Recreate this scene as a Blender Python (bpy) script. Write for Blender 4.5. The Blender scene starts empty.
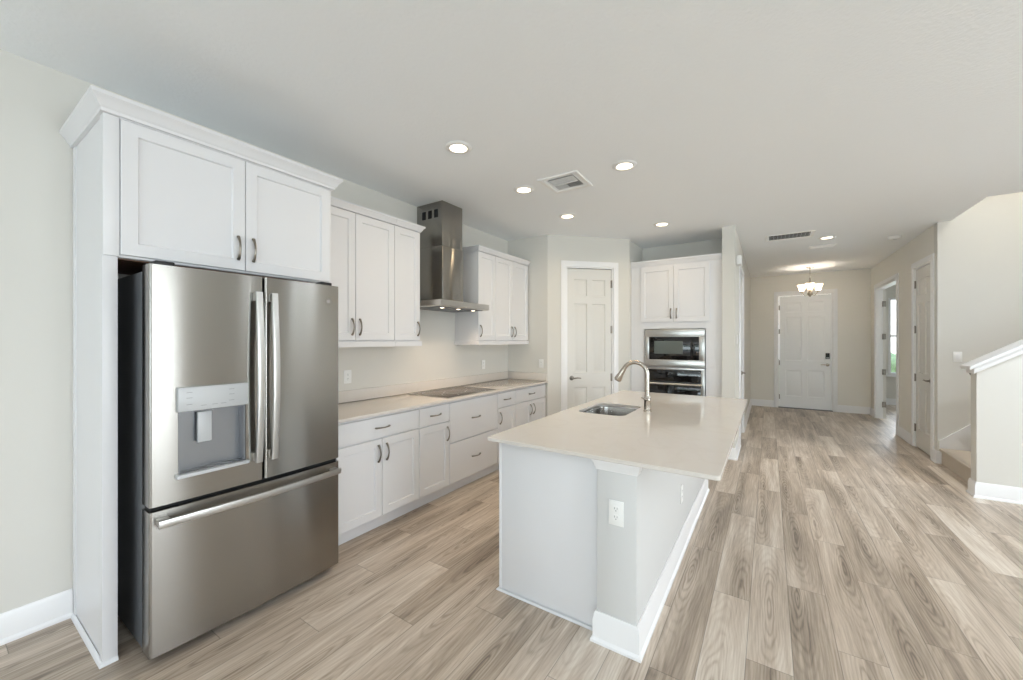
import bpy, bmesh, math, random
from math import sin, cos, pi, radians, sqrt
from mathutils import Vector, Matrix

scn = bpy.context.scene
COL = scn.collection
random.seed(7)

# ------------------------------------------------------------------ camera, sky, exposure, daylight
cam_d = bpy.data.cameras.new('camera')
cam = bpy.data.objects.new('camera', cam_d); COL.objects.link(cam)
cam.location = (0, 0, 1.45)
cam.rotation_euler = (pi / 2, 0, radians(33.30))
cam_d.sensor_width = 36.0
cam_d.lens = 392.0 / 1023.0 * 36.0
cam_d.clip_start = 0.02
scn.camera = cam

scn.view_settings.view_transform = 'Standard'
scn.view_settings.look = 'None'
scn.view_settings.gamma = 1.0
scn.view_settings.use_curve_mapping = False
scn.view_settings.exposure = 0.02
scn.cycles.use_denoising = True
scn.cycles.max_bounces = 16
scn.cycles.diffuse_bounces = 10
scn.cycles.glossy_bounces = 6
scn.cycles.transmission_bounces = 8
scn.cycles.sample_clamp_indirect = 40.0
scn.cycles.caustics_reflective = False
scn.cycles.caustics_refractive = False

SKY = 3.4
world = bpy.data.worlds.new('world'); scn.world = world
world.use_nodes = True
wn = world.node_tree.nodes; wl = world.node_tree.links
wn.clear()
w_out = wn.new('ShaderNodeOutputWorld'); w_bg = wn.new('ShaderNodeBackground')
w_tc = wn.new('ShaderNodeTexCoord'); w_sep = wn.new('ShaderNodeSeparateXYZ'); w_rp = wn.new('ShaderNodeValToRGB')
wl.new(w_tc.outputs['Generated'], w_sep.inputs[0]); wl.new(w_sep.outputs['Z'], w_rp.inputs[0])
w_rp.color_ramp.elements[0].position = 0.0; w_rp.color_ramp.elements[0].color = (1.0, 1.0, 1.0, 1)
w_rp.color_ramp.elements[1].position = 0.7; w_rp.color_ramp.elements[1].color = (0.55, 0.74, 1.0, 1)
wl.new(w_rp.outputs[0], w_bg.inputs[0]); w_bg.inputs[1].default_value = SKY
wl.new(w_bg.outputs[0], w_out.inputs[0])


def area_light(name, loc, rot, sx, sy, energy, color, portal=False, shape='RECTANGLE', spread=None):
    d = bpy.data.lights.new(name, 'AREA'); d.shape = shape
    d.size = sx; d.size_y = sy; d.energy = energy; d.color = color
    if spread: d.spread = spread
    if portal: d.cycles.is_portal = True
    o = bpy.data.objects.new(name, d); o.location = loc; o.rotation_euler = rot
    COL.objects.link(o); return o


# the room's big rear glass doors, side glass doors and the study window let the sky in
BACK_Y, EAST_X = -5.2, 6.2
area_light('daylight_rear', (1.0, BACK_Y - 0.02, 1.22), (pi / 2, 0, 0), 6.8, 2.4, 40, (0.72, 0.86, 1.0))
# added lamps at the same glass, tilted up to brighten the ceiling
area_light('ceiling_fill_rear', (1.0, BACK_Y - 0.06, 1.22), (pi / 2 + radians(48), 0, 0), 6.8, 1.5, 190, (0.82, 0.92, 1.0))
area_light('daylight_side', (EAST_X + 0.02, 0.45, 1.22), (pi / 2, 0, pi / 2), 3.3, 2.4, 126, (0.88, 0.95, 1.0))
area_light('ceiling_fill_side', (EAST_X + 0.06, 0.45, 1.22), (pi / 2 + radians(48), 0, pi / 2), 3.3, 1.5, 88, (0.82, 0.92, 1.0))  # the same added ceiling fill at the side glass
area_light('daylight_study', (3.22, 12.13, 1.53), (-pi / 2, 0, 0), 1.26, 1.66, 150, (0.85, 0.93, 1.0))

ROOM_FILL = (0.83, 0.91, 1.0)  # added lamps without fixtures, out of view, to even out the room
for x_, y_, e_ in ((-1.2, -1.6, 5), (1.2, -1.6, 10), (3.6, -1.6, 14), (2.1, 4.3, 20), (3.0, 4.4, 22), (4.4, 3.6, 24), (-1.2, -3.8, 6), (1.2, -3.8, 10), (3.6, -3.8, 10)):
    area_light('room_fill_lamp', (x_, y_, 2.815), (0, 0, 0), .14, .14, e_, ROOM_FILL, shape='DISK')
area_light('stairwell_fill_lamp', (3.4, 6.15, 5.38), (0, 0, 0), .5, .5, 85, (1.0, .98, .95), shape='DISK')  # added lamp, out of view, to brighten the stairwell shaft


# ------------------------------------------------------------------ materials
def lin(c):
    c = c / 255.0
    return c / 12.92 if c <= 0.04045 else ((c + 0.055) / 1.055) ** 2.4


def rgb(r, g, b): return (lin(r), lin(g), lin(b), 1)


def mat(name, color, rough=0.5, metal=0.0, bump=None, coat=0.0, emit=None, spec=None, vary=0.0, aniso=None, vscale=3.0):
    m = bpy.data.materials.new(name); m.use_nodes = True
    nt = m.node_tree; b = nt.nodes['Principled BSDF']
    b.inputs['Base Color'].default_value = color
    b.inputs['Roughness'].default_value = rough
    b.inputs['Metallic'].default_value = metal
    if coat: b.inputs['Coat Weight'].default_value = coat; b.inputs['Coat Roughness'].default_value = 0.05
    if spec is not None: b.inputs['Specular IOR Level'].default_value = spec
    if emit:
        b.inputs['Emission Color'].default_value = emit[0]; b.inputs['Emission Strength'].default_value = emit[1]
    geo = nt.nodes.new('ShaderNodeNewGeometry')
    if vary:
        n = nt.nodes.new('ShaderNodeTexNoise'); n.inputs['Scale'].default_value = vscale; n.inputs['Detail'].default_value = 3
        nt.links.new(geo.outputs['Position'], n.inputs['Vector'])
        mr = nt.nodes.new('ShaderNodeMapRange'); mr.inputs['To Min'].default_value = 1 - vary; mr.inputs['To Max'].default_value = 1 + vary
        nt.links.new(n.outputs['Fac'], mr.inputs['Value'])
        mx = nt.nodes.new('ShaderNodeVectorMath'); mx.operation = 'SCALE'
        mx.inputs[0].default_value = color[:3]; nt.links.new(mr.outputs[0], mx.inputs['Scale'])
        nt.links.new(mx.outputs[0], b.inputs['Base Color'])
    if bump:
        n = nt.nodes.new('ShaderNodeTexNoise'); n.inputs['Scale'].default_value = bump[0]; n.inputs['Detail'].default_value = 4
        nt.links.new(geo.outputs['Position'], n.inputs['Vector'])
        bp = nt.nodes.new('ShaderNodeBump'); bp.inputs['Strength'].default_value = bump[1]; bp.inputs['Distance'].default_value = bump[2]
        nt.links.new(n.outputs['Fac'], bp.inputs['Height']); nt.links.new(bp.outputs[0], b.inputs['Normal'])
    if aniso:
        b.inputs['Anisotropic'].default_value = aniso[0]; b.inputs['Anisotropic Rotation'].default_value = aniso[1]
        t = nt.nodes.new('ShaderNodeTangent'); t.direction_type = 'RADIAL'; t.axis = 'Z'
        nt.links.new(t.outputs[0], b.inputs['Tangent'])
    return m


def glass_mat(name, tint):
    m = bpy.data.materials.new(name); m.use_nodes = True
    nt = m.node_tree; nt.nodes.clear()
    o = nt.nodes.new('ShaderNodeOutputMaterial'); mix = nt.nodes.new('ShaderNodeMixShader')
    t = nt.nodes.new('ShaderNodeBsdfTransparent'); g = nt.nodes.new('ShaderNodeBsdfGlossy'); f = nt.nodes.new('ShaderNodeFresnel')
    t.inputs[0].default_value = tint; g.inputs['Roughness'].default_value = 0.02; f.inputs[0].default_value = 1.45
    nt.links.new(f.outputs[0], mix.inputs[0]); nt.links.new(t.outputs[0], mix.inputs[1]); nt.links.new(g.outputs[0], mix.inputs[2])
    nt.links.new(mix.outputs[0], o.inputs[0]); return m


def floor_mat():
    m = bpy.data.materials.new('vinyl_plank'); m.use_nodes = True
    nt = m.node_tree; b = nt.nodes['Principled BSDF']; N = nt.nodes.new; L = nt.links.new

    def M(op, a, c=None, d=None):
        n = N('ShaderNodeMath'); n.operation = op
        for i, v in enumerate((a, c, d)):
            if v is None: continue
            if isinstance(v, (int, float)): n.inputs[i].default_value = v
            else: L(v, n.inputs[i])
        return n.outputs[0]

    def V(x, y, z):
        n = N('ShaderNodeCombineXYZ')
        for i, v in enumerate((x, y, z)):
            if isinstance(v, (int, float)): n.inputs[i].default_value = v
            else: L(v, n.inputs[i])
        return n.outputs[0]

    def noise(v, scale, detail=4, rough=0.55, dist=0.0):
        n = N('ShaderNodeTexNoise'); L(v, n.inputs['Vector']); n.inputs['Scale'].default_value = scale
        n.inputs['Detail'].default_value = detail; n.inputs['Roughness'].default_value = rough; n.inputs['Distortion'].default_value = dist
        return n.outputs['Fac']

    def wn2(v):
        n = N('ShaderNodeTexWhiteNoise'); n.noise_dimensions = '3D'; L(v, n.inputs['Vector']); return n.outputs['Value']

    geo = N('ShaderNodeNewGeometry'); sp = N('ShaderNodeSeparateXYZ'); L(geo.outputs['Position'], sp.inputs[0])
    x, y = sp.outputs['X'], sp.outputs['Y']
    W, LEN = 0.178, 1.22
    xr = M('DIVIDE', M('ADD', x, 0.266 + W * 40), W); row = M('FLOOR', xr); fx = M('SUBTRACT', xr, row)
    off = M('MULTIPLY', M('FRACT', M('MULTIPLY', row, 0.3819)), LEN)
    yr = M('DIVIDE', M('ADD', M('ADD', y, 20.3), off), LEN); colm = M('FLOOR', yr); fy = M('SUBTRACT', yr, colm)
    pid = wn2(V(row, colm, 0.5)); pid2 = wn2(V(row, colm, 7.5)); pid3 = wn2(V(row, colm, 13.5))
    seed = M('MULTIPLY', pid, 91.0)
    fine = noise(V(M('MULTIPLY', x, 75.0), M('MULTIPLY', y, 2.6), seed), 1.0, 6, 0.7)
    streak = noise(V(M('MULTIPLY', x, 11.0), M('MULTIPLY', y, 0.9), seed), 1.0, 4, 0.5, 0.4)
    wob = noise(V(M('MULTIPLY', x, 9.0), M('MULTIPLY', y, 1.8), seed), 1.0, 3, 0.5)
    u = M('MULTIPLY', M('ADD', M('SUBTRACT', fx, 0.5), M('MULTIPLY', M('SUBTRACT', pid2, 0.5), 0.7)), 3.0)
    v = M('MULTIPLY', M('SUBTRACT', fy, pid3), 2.2)
    r = M('ADD', M('SQRT', M('ADD', M('MULTIPLY', u, u), M('MULTIPLY', v, v))), M('MULTIPLY', wob, 1.1))
    rings = M('ADD', M('MULTIPLY', M('SINE', M('MULTIPLY', r, 30.0)), 0.5), 0.5)
    rings = M('MULTIPLY', rings, rings)
    has = M('SUBTRACT', 1.0, M('MULTIPLY', M('MINIMUM', r, 1.6), 0.5))
    tone = M('ADD', M('MULTIPLY', streak, 0.74), M('MULTIPLY', fine, 0.60))
    tone = M('ADD', tone, M('ADD', M('MULTIPLY', M('MULTIPLY', rings, has), -0.26), M('MULTIPLY', has, -0.16)))
    tone = M('ADD', tone, M('MULTIPLY', M('SUBTRACT', pid, 0.5), 0.24))
    tone = M('ADD', tone, -0.07)
    rp = N('ShaderNodeValToRGB'); L(tone, rp.inputs[0])
    e = rp.color_ramp.elements
    e[0].position = 0.22; e[0].color = rgb(119, 106, 94)
    e[1].position = 0.80; e[1].color = rgb(222, 212, 199)
    k = e.new(0.42); k.color = rgb(165, 150, 134)
    k = e.new(0.58); k.color = rgb(193, 178, 162)
    ex = M('MULTIPLY', M('MINIMUM', fx, M('SUBTRACT', 1.0, fx)), W)
    ey = M('MULTIPLY', M('MINIMUM', fy, M('SUBTRACT', 1.0, fy)), LEN)
    edge = M('MINIMUM', ex, ey)
    seam = M('SMOOTH_MIN', M('DIVIDE', edge, 0.0026), 1.0, 0.1)
    sm = N('ShaderNodeMapRange'); sm.inputs['To Min'].default_value = 0.42; L(seam, sm.inputs['Value'])
    mx = N('ShaderNodeVectorMath'); mx.operation = 'SCALE'; L(rp.outputs[0], mx.inputs[0]); L(sm.outputs[0], mx.inputs['Scale'])
    L(mx.outputs[0], b.inputs['Base Color'])
    rr = N('ShaderNodeMapRange'); rr.inputs['To Min'].default_value = 0.42; rr.inputs['To Max'].default_value = 0.30
    L(fine, rr.inputs['Value']); L(rr.outputs[0], b.inputs['Roughness'])
    bp = N('ShaderNodeBump'); bp.inputs['Strength'].default_value = 0.25; bp.inputs['Distance'].default_value = 0.002
    L(M('ADD', M('MULTIPLY', fine, 0.25), seam), bp.inputs['Height']); L(bp.outputs[0], b.inputs['Normal'])
    return m


def quartz_mat():
    m = bpy.data.materials.new('quartz'); m.use_nodes = True
    nt = m.node_tree; b = nt.nodes['Principled BSDF']; N = nt.nodes.new; L = nt.links.new
    geo = N('ShaderNodeNewGeometry')
    n = N('ShaderNodeTexNoise'); n.inputs['Scale'].default_value = 2.2; n.inputs['Detail'].default_value = 5; n.inputs['Distortion'].default_value = 1.2
    L(geo.outputs['Position'], n.inputs['Vector'])
    r = N('ShaderNodeValToRGB'); L(n.outputs['Fac'], r.inputs[0])
    e = r.color_ramp.elements
    e[0].position = 0.46; e[0].color = rgb(212, 206, 199)
    e[1].position = 0.54; e[1].color = rgb(212, 206, 199)
    k = e.new(0.50); k.color = rgb(210, 203.5, 196)
    L(r.outputs[0], b.inputs['Base Color'])
    b.inputs['Roughness'].default_value = 0.10
    return m


WALL = mat('wall_paint', rgb(213, 211, 205), 0.85, bump=(220, 0.06, 0.003), vary=0.012)
HALLP = mat('greige_paint_lightened', rgb(229, 226, 219), 0.85, bump=(220, 0.06, 0.003), vary=0.012)  # wall greige lightened in colour to offset the dim hall light
CEIL = mat('ceiling_texture', rgb(240, 243, 245), 0.9, bump=(55, 0.35, 0.006))
TRIM = mat('white_trim', rgb(234, 234, 235), 0.35, vary=0.006)
CAB = mat('white_cabinet', rgb(221, 221, 223), 0.38, vary=0.006)
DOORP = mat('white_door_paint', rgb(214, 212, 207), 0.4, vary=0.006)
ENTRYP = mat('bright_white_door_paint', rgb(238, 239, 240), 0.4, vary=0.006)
FLOOR = floor_mat()
QUARTZ = quartz_mat()
STEEL = mat('brushed_steel', rgb(156, 153, 148), 0.22, 1.0, aniso=(0.95, 0.25), vary=0.02)
STEEL2 = mat('satin_steel', rgb(196, 195, 192), 0.30, 1.0, vary=0.02)
DSTEEL = mat('dark_grey_metal', rgb(120, 122, 126), 0.45, 0.6, vary=0.03)  # even dark grey metal for appliance bodies, threshold and handrail
NICKEL = mat('brushed_nickel', rgb(188, 180, 170), 0.24, 1.0, vary=0.02)
DNICKEL = mat('dark_nickel', rgb(140, 134, 126), 0.32, 1.0, vary=0.02)
BLACKG = mat('black_glass', rgb(16, 15, 15), 0.04, coat=0.3, vary=0.05)
COOKG = mat('ceramic_glass', rgb(74, 63, 53), 0.22, vary=0.05)  # black glass, its brownish reflection put into the base colour
BLACKP = mat('black_plastic', rgb(20, 20, 22), 0.5, vary=0.05)
DARKGAP = mat('dark_seal', rgb(12, 12, 13), 0.8, vary=0.05)
WHITEP = mat('white_plastic', rgb(236, 236, 234), 0.35, vary=0.005)
GREYP = mat('grey_plastic', rgb(188, 190, 192), 0.35, vary=0.01)
CARPET = mat('beige_carpet', rgb(206, 195, 181), 0.95, bump=(420, 0.9, 0.006), vary=0.12, vscale=160)
LENS = mat('lit_lens', rgb(255, 246, 232), 0.5, emit=(rgb(255, 236, 208), 6.0), vary=0.005)
def shade_mat():
    m = bpy.data.materials.new('frosted_shade'); m.use_nodes = True
    nt = m.node_tree; b = nt.nodes['Principled BSDF']; o = nt.nodes['Material Output']
    b.inputs['Base Color'].default_value = rgb(248, 242, 232); b.inputs['Roughness'].default_value = .4
    b.inputs['Emission Color'].default_value = rgb(255, 230, 200); b.inputs['Emission Strength'].default_value = 5.0
    t = nt.nodes.new('ShaderNodeBsdfTranslucent'); t.inputs[0].default_value = rgb(250, 244, 234)
    mx = nt.nodes.new('ShaderNodeMixShader'); mx.inputs[0].default_value = .7
    nt.links.new(b.outputs[0], mx.inputs[1]); nt.links.new(t.outputs[0], mx.inputs[2]); nt.links.new(mx.outputs[0], o.inputs[0])
    return m


SHADE = shade_mat()
GLASS = glass_mat('window_glass', (0.97, 0.98, 0.98, 1))
LAWN = mat('lawn', rgb(112, 136, 78), 0.95, bump=(60, 0.6, 0.03), vary=0.25, vscale=2.5)
PATIO = mat('patio_concrete', rgb(190, 188, 184), 0.85, bump=(80, 0.2, 0.004), vary=0.06)
LEAF = mat('hedge_leaf', rgb(150, 168, 122), 0.8, bump=(18, 1.0, 0.08), vary=0.4, vscale=9)
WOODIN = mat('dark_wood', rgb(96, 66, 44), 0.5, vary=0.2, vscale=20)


# ------------------------------------------------------------------ mesh building
class MB:
    def __init__(s): s.bm = bmesh.new()

    def _add(s, tb):
        me = bpy.data.meshes.new('t'); tb.to_mesh(me); tb.free(); s.bm.from_mesh(me); bpy.data.meshes.remove(me); return s

    def box(s, x0, x1, y0, y1, z0, z1, bev=0.0, seg=2):
        tb = bmesh.new(); r = bmesh.ops.create_cube(tb, size=1.0)
        for v in tb.verts:
            v.co = Vector(((x0 + x1) / 2 + v.co.x * (x1 - x0), (y0 + y1) / 2 + v.co.y * (y1 - y0), (z0 + z1) / 2 + v.co.z * (z1 - z0)))
        if bev > 0: bmesh.ops.bevel(tb, geom=list(tb.edges), offset=bev, segments=seg, affect='EDGES', profile=0.5)
        return s._add(tb)

    def rings(s, rs, cap0=True, cap1=True, closed=False):
        tb = bmesh.new(); vs = [[tb.verts.new(p) for p in r] for r in rs]; n = len(rs[0])
        pairs = list(zip(vs[:-1], vs[1:])) + ([(vs[-1], vs[0])] if closed else [])
        for a, b in pairs:
            for i in range(n):
                j = (i + 1) % n
                try: tb.faces.new((a[i], a[j], b[j], b[i]))
                except ValueError: pass
        if not closed:
            if cap0: tb.faces.new(list(reversed(vs[0])))
            if cap1: tb.faces.new(vs[-1])
        bmesh.ops.recalc_face_normals(tb, faces=list(tb.faces))
        return s._add(tb)

    def lathe(s, prof, c=(0, 0, 0), n=28, cap=True, M=None):
        rs = []
        for r, z in prof:
            ring = [Vector((max(r, 1e-4) * cos(2 * pi * i / n), max(r, 1e-4) * sin(2 * pi * i / n), z)) for i in range(n)]
            if M: ring = [M @ p for p in ring]
            rs.append([p + Vector(c) for p in ring])
        return s.rings(rs, cap, cap)

    def tube(s, pts, rad, n=12, scale=(1, 1), cap=True):
        pts = [Vector(p) for p in pts]; m = len(pts)
        if not hasattr(rad, '__len__'): rad = [rad] * m
        tan = [(pts[min(i + 1, m - 1)] - pts[max(i - 1, 0)]).normalized() for i in range(m)]
        ref = Vector((0, 0, 1)) if abs(tan[0].z) < 0.9 else Vector((0, 1, 0))
        nrm = (ref - tan[0] * ref.dot(tan[0])).normalized(); rs = []
        for i in range(m):
            nrm = (nrm - tan[i] * nrm.dot(tan[i])).normalized(); bi = tan[i].cross(nrm)
            rs.append([pts[i] + nrm * (cos(2 * pi * k / n) * rad[i] * scale[0]) + bi * (sin(2 * pi * k / n) * rad[i] * scale[1]) for k in range(n)])
        return s.rings(rs, cap, cap)

    def prism(s, poly, z0, z1, M=None, bev=0.0):
        a = [Vector((p[0], p[1], z0)) for p in poly]; b = [Vector((p[0], p[1], z1)) for p in poly]
        if M: a = [M @ p for p in a]; b = [M @ p for p in b]
        if bev == 0: return s.rings([a, b])
        tb = bmesh.new(); va = [tb.verts.new(p) for p in a]; vb = [tb.verts.new(p) for p in b]; n = len(poly)
        for i in range(n): tb.faces.new((va[i], va[(i + 1) % n], vb[(i + 1) % n], vb[i]))
        tb.faces.new(list(reversed(va))); tb.faces.new(vb); bmesh.ops.recalc_face_normals(tb, faces=list(tb.faces))
        bmesh.ops.bevel(tb, geom=list(tb.edges), offset=bev, segments=2, affect='EDGES', profile=0.5)
        return s._add(tb)

    def sweep(s, path, prof, fn=lambda p, q, d: (p, q, d), closed=False):
        """profile points (offset to the right of the path, height) swept with mitres along a 2-D path"""
        n = len(path); P = [Vector(p) for p in path]; rs = []
        for i in range(n):
            d0 = (P[i] - P[i - 1]).normalized() if (i > 0 or closed) else None
            d1 = (P[(i + 1) % n] - P[i]).normalized() if (i < n - 1 or closed) else None
            d0 = d0 or d1; d1 = d1 or d0
            n0 = Vector((d0.y, -d0.x)); n1 = Vector((d1.y, -d1.x)); mv = (n0 + n1) / (1 + n0.dot(n1))
            rs.append([Vector(fn(P[i].x + mv.x * o, P[i].y + mv.y * o, h)) for o, h in prof])
        return s.rings(rs, closed=closed)

    def shaker(s, x0, x1, z0, z1, y, t=0.020, rail=0.058, rec=0.010):
        """framed flat-panel front, its face at y - t (facing -y)"""
        def R(i, yy): return [(x0 + i, yy, z0 + i), (x1 - i, yy, z0 + i), (x1 - i, yy, z1 - i), (x0 + i, yy, z1 - i)]
        return s.rings([R(0, y), R(0, y - t + 0.002), R(0.002, y - t), R(rail, y - t), R(rail + 0.005, y - t + rec), R(rail + 0.006, y - t + rec)])

    def slab(s, x0, x1, z0, z1, y, t=0.020):
        def R(i, yy): return [(x0 + i, yy, z0 + i), (x1 - i, yy, z0 + i), (x1 - i, yy, z1 - i), (x0 + i, yy, z1 - i)]
        return s.rings([R(0, y), R(0, y - t + 0.003), R(0.003, y - t)])

    def build(s, name, m, parent=None, ang=38):
        bmesh.ops.remove_doubles(s.bm, verts=list(s.bm.verts), dist=1e-5)
        me = bpy.data.meshes.new(name); s.bm.to_mesh(me); s.bm.free()
        for p in me.polygons: p.use_smooth = True
        me.set_sharp_from_angle(angle=radians(ang))
        me.materials.append(m)
        o = bpy.data.objects.new(name, me); COL.objects.link(o)
        if parent: o.parent = parent
        return o


def tag(o, label=None, cat=None, group=None, kind=None):
    if label: o['label'] = label
    if cat: o['category'] = cat
    if group: o['group'] = group
    if kind: o['kind'] = kind
    return o


def thing(name, label, cat, loc=(0, 0, 0), rz=0.0, group=None, kind=None):
    o = bpy.data.objects.new(name, None); o.empty_display_size = 0.1
    o.location = loc; o.rotation_euler = (0, 0, rz); COL.objects.link(o)
    return tag(o, label, cat, group, kind)


def copy_tree(o, parent=None):
    c = o.copy(); COL.objects.link(c)
    if parent: c.parent = parent
    for ch in list(o.children): copy_tree(ch, c)
    return c


def cut(o, cutter):
    """subtract a helper solid from a mesh, then drop the helper"""
    md = o.modifiers.new('cut', 'BOOLEAN'); md.object = cutter; md.operation = 'DIFFERENCE'; md.solver = 'EXACT'
    dg = bpy.context.evaluated_depsgraph_get(); dg.update()
    me = bpy.data.meshes.new_from_object(o.evaluated_get(dg)); o.modifiers.clear(); o.data = me
    bpy.data.objects.remove(cutter)
    for p in me.polygons: p.use_smooth = True
    me.set_sharp_from_angle(angle=radians(30))
    return o


def struct(mb, name, m, label, cat='wall'):
    return tag(mb.build(name, m), label, cat, kind='structure')


FACE_X = pi / 2            # local front (-y) faces +X, local x runs along +Y
FACE_PX = -pi / 2          # local front faces -X, local x runs along -Y
CH = 2.84                  # ceiling height
LX = -3.07                 # kitchen wall
RX = 1.66                  # hall right wall
FY = 10.22                 # entry wall
SY = 6.62                  # stair wall
HX0, HX1 = -0.483, -0.344  # the wall end beside the oven cabinet

# ------------------------------------------------------------------ the shell
struct(MB().box(LX - .15, EAST_X + .15, BACK_Y - .15, 12.3, -.12, 0), 'floor', FLOOR, 'light greige oak-look vinyl plank floor', 'floor')
c = MB()
c.box(LX - .15, EAST_X + .15, BACK_Y - .15, 5.71, CH, CH + .25)
c.box(LX - .15, 1.77, 5.71, SY, CH, CH + .25)
c.box(LX - .15, EAST_X + .15, SY + .12, 12.3, CH, CH + .25)
c.box(LX - .15, RX, SY, SY + .12, CH, CH + .25)
struct(c, 'ceiling', CEIL, 'off-white textured ceiling', 'ceiling')
struct(MB().box(LX - .15, LX, BACK_Y - .15, 6.3, 0, CH), 'wall_left', WALL, 'long pale greige wall behind the kitchen cabinets')
pw = [(LX, 4.58), (-2.44, 4.58), (-1.61, 5.41), (-1.61, 6.085), (-0.483, 6.085), (-0.483, 6.30), (LX, 6.30)]
PANTRY = struct(MB().prism(pw, 0, CH), 'wall_pantry', WALL, 'angled pantry wall at the end of the kitchen')
struct(MB().box(HX0, HX1, 5.45, 6.20 + .07, 0, CH).box(HX0, HX1, 6.27, 7.11, 2.44, CH).box(HX0, HX1, 7.11, FY, 0, CH), 'wall_hall', WALL, 'white wall end and hall wall beside the oven cabinet')
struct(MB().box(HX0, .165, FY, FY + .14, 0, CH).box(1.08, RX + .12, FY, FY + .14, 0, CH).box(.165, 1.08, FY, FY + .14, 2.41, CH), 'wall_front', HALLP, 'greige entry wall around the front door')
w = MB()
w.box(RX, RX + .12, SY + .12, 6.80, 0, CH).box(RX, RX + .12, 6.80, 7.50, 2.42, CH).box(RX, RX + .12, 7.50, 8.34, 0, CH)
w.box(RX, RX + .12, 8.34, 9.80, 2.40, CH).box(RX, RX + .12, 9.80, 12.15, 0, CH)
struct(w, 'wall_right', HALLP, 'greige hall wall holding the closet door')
struct(MB().box(RX, EAST_X + .15, SY, SY + .12, 0, CH + 2.6), 'wall_stair', WALL, 'pale wall behind the carpeted stairs')
w = MB()
w.box(LX - .15, -2.4, BACK_Y - .15, BACK_Y, 0, CH).box(4.4, EAST_X + .15, BACK_Y - .15, BACK_Y, 0, CH).box(-2.4, 4.4, BACK_Y - .15, BACK_Y, 2.42, CH)
struct(w, 'wall_back', WALL, 'wall with sliding glass doors behind the camera')
w = MB()
w.box(EAST_X, EAST_X + .15, BACK_Y, -1.2, 0, CH).box(EAST_X, EAST_X + .15, 2.1, SY, 0, CH).box(EAST_X, EAST_X + .15, -1.2, 2.1, 2.42, CH)
struct(w, 'wall_east', WALL, 'side wall with glass doors')
# stairwell shaft above the ceiling opening
w = MB().box(1.65, 1.77, 5.59, SY, CH + .25, CH + 2.6).box(1.77, EAST_X + .15, 5.59, 5.71, CH + .25, CH + 2.6).box(EAST_X, EAST_X + .15, 5.71, SY, CH, CH + 2.6).box(1.65, EAST_X + .15, 5.59, SY + .12, CH + 2.6, CH + 2.7)
struct(w, 'wall_stairwell', WALL, 'stairwell walls rising above the ceiling opening')
# half wall with a sloping top beside the stairs
sl = 0.655
hw = [(1.60, 0), (EAST_X - .001, 0), (EAST_X - .001, CH), (4.08, CH), (1.60, 1.20)]
Mxz = Matrix(((1, 0, 0, 0), (0, 0, 1, 0), (0, 1, 0, 0), (0, 0, 0, 1)))   # (x, z, y) -> x, y, z
struct(MB().prism(hw, 5.375, 5.50, M=Mxz), 'wall_half', WALL, 'half wall with sloping top in front of the stairs')
cap = MB()
x0, z0 = 1.60 - .055, 1.20 - .055 * sl + .008; x1 = 4.03; z1 = z0 + (x1 - x0) * sl
cap.prism([(x0, z0), (x1, z1), (x1, z1 + .035), (x0, z0 + .035)], 5.325, 5.55, M=Mxz, bev=.006)
x0b = 1.60 - .025; zb = 1.20 - .025 * sl + .008
cap.prism([(x0b, zb - .055), (x1, zb - .055 + (x1 - x0b) * sl), (x1, zb + (x1 - x0b) * sl), (x0b, zb)], 5.348, 5.527, M=Mxz, bev=.008)
struct(cap, 'trim_1', TRIM, 'white sloping cap on the half wall by the stairs', 'trim')
# study beyond the open doorway
struct(MB().box(RX + .12, EAST_X + .15, 7.58, 7.70, 0, CH).box(EAST_X, EAST_X + .15, 7.70, 12.15, 0, CH), 'wall_study', WALL, 'study walls behind the open doorway')
w = MB().box(RX, 2.24, 12.0, 12.15, 0, CH).box(3.88, EAST_X, 12.0, 12.15, 0, CH).box(2.24, 3.88, 12.0, 12.15, 0, .67).box(2.24, 3.88, 12.0, 12.15, 2.40, CH)
struct(w, 'wall_study_front', WALL, 'study wall around the bright window')


def window(name, label, ax0, ax1, z0, z1, pos, axis, mulls, rails, inside):
    """frame and pane; axis 'y' = lies in a plane of constant Y"""
    r = thing(name, label, 'window', kind='structure')
    f = MB(); t = .05

    def bx(a0, a1, b0, b1, dd):
        if axis == 'y': f.box(a0, a1, pos - dd, pos + dd, b0, b1, .004)
        else: f.box(pos - dd, pos + dd, a0, a1, b0, b1, .004)
    bx(ax0, ax0 + t, z0, z1, .035); bx(ax1 - t, ax1, z0, z1, .035); bx(ax0 + t, ax1 - t, z1 - t, z1, .035); bx(ax0 + t, ax1 - t, z0, z0 + t, .035)
    for m_ in mulls: bx(m_ - .04, m_ + .04, z0 + t, z1 - t, .03)
    for q in rails: bx(ax0 + t, ax1 - t, q - .022, q + .022, .03)
    f.build('window_frame', TRIM, r)
    g = MB()
    if axis == 'y': g.box(ax0 + t - .01, ax1 - t + .01, pos - .004, pos + .004, z0 + t - .01, z1 - t + .01)
    else: g.box(pos - .004, pos + .004, ax0 + t - .01, ax1 - t + .01, z0 + t - .01, z1 - t + .01)
    g.build('pane', GLASS, r)
    return r


window('window_1', 'bright study window seen through the open doorway', 2.24, 3.88, .67, 2.40, 12.07, 'y', [3.06], [1.54], -1)
window('window_2', 'sliding glass doors in the wall behind the camera', -2.4, 4.4, 0, 2.42, BACK_Y - .09, 'y', [-.7, 1.0, 2.7], [], 1)
window('window_3', 'sliding glass doors in the side wall', -1.2, 2.1, 0, 2.42, EAST_X + .09, 'x', [.45], [], 1)
st = MB().box(2.18, 3.94, 11.93, 12.0, .63, .67, .006)
struct(st, 'trim_2', TRIM, 'white sill under the study window', 'trim')

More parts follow.
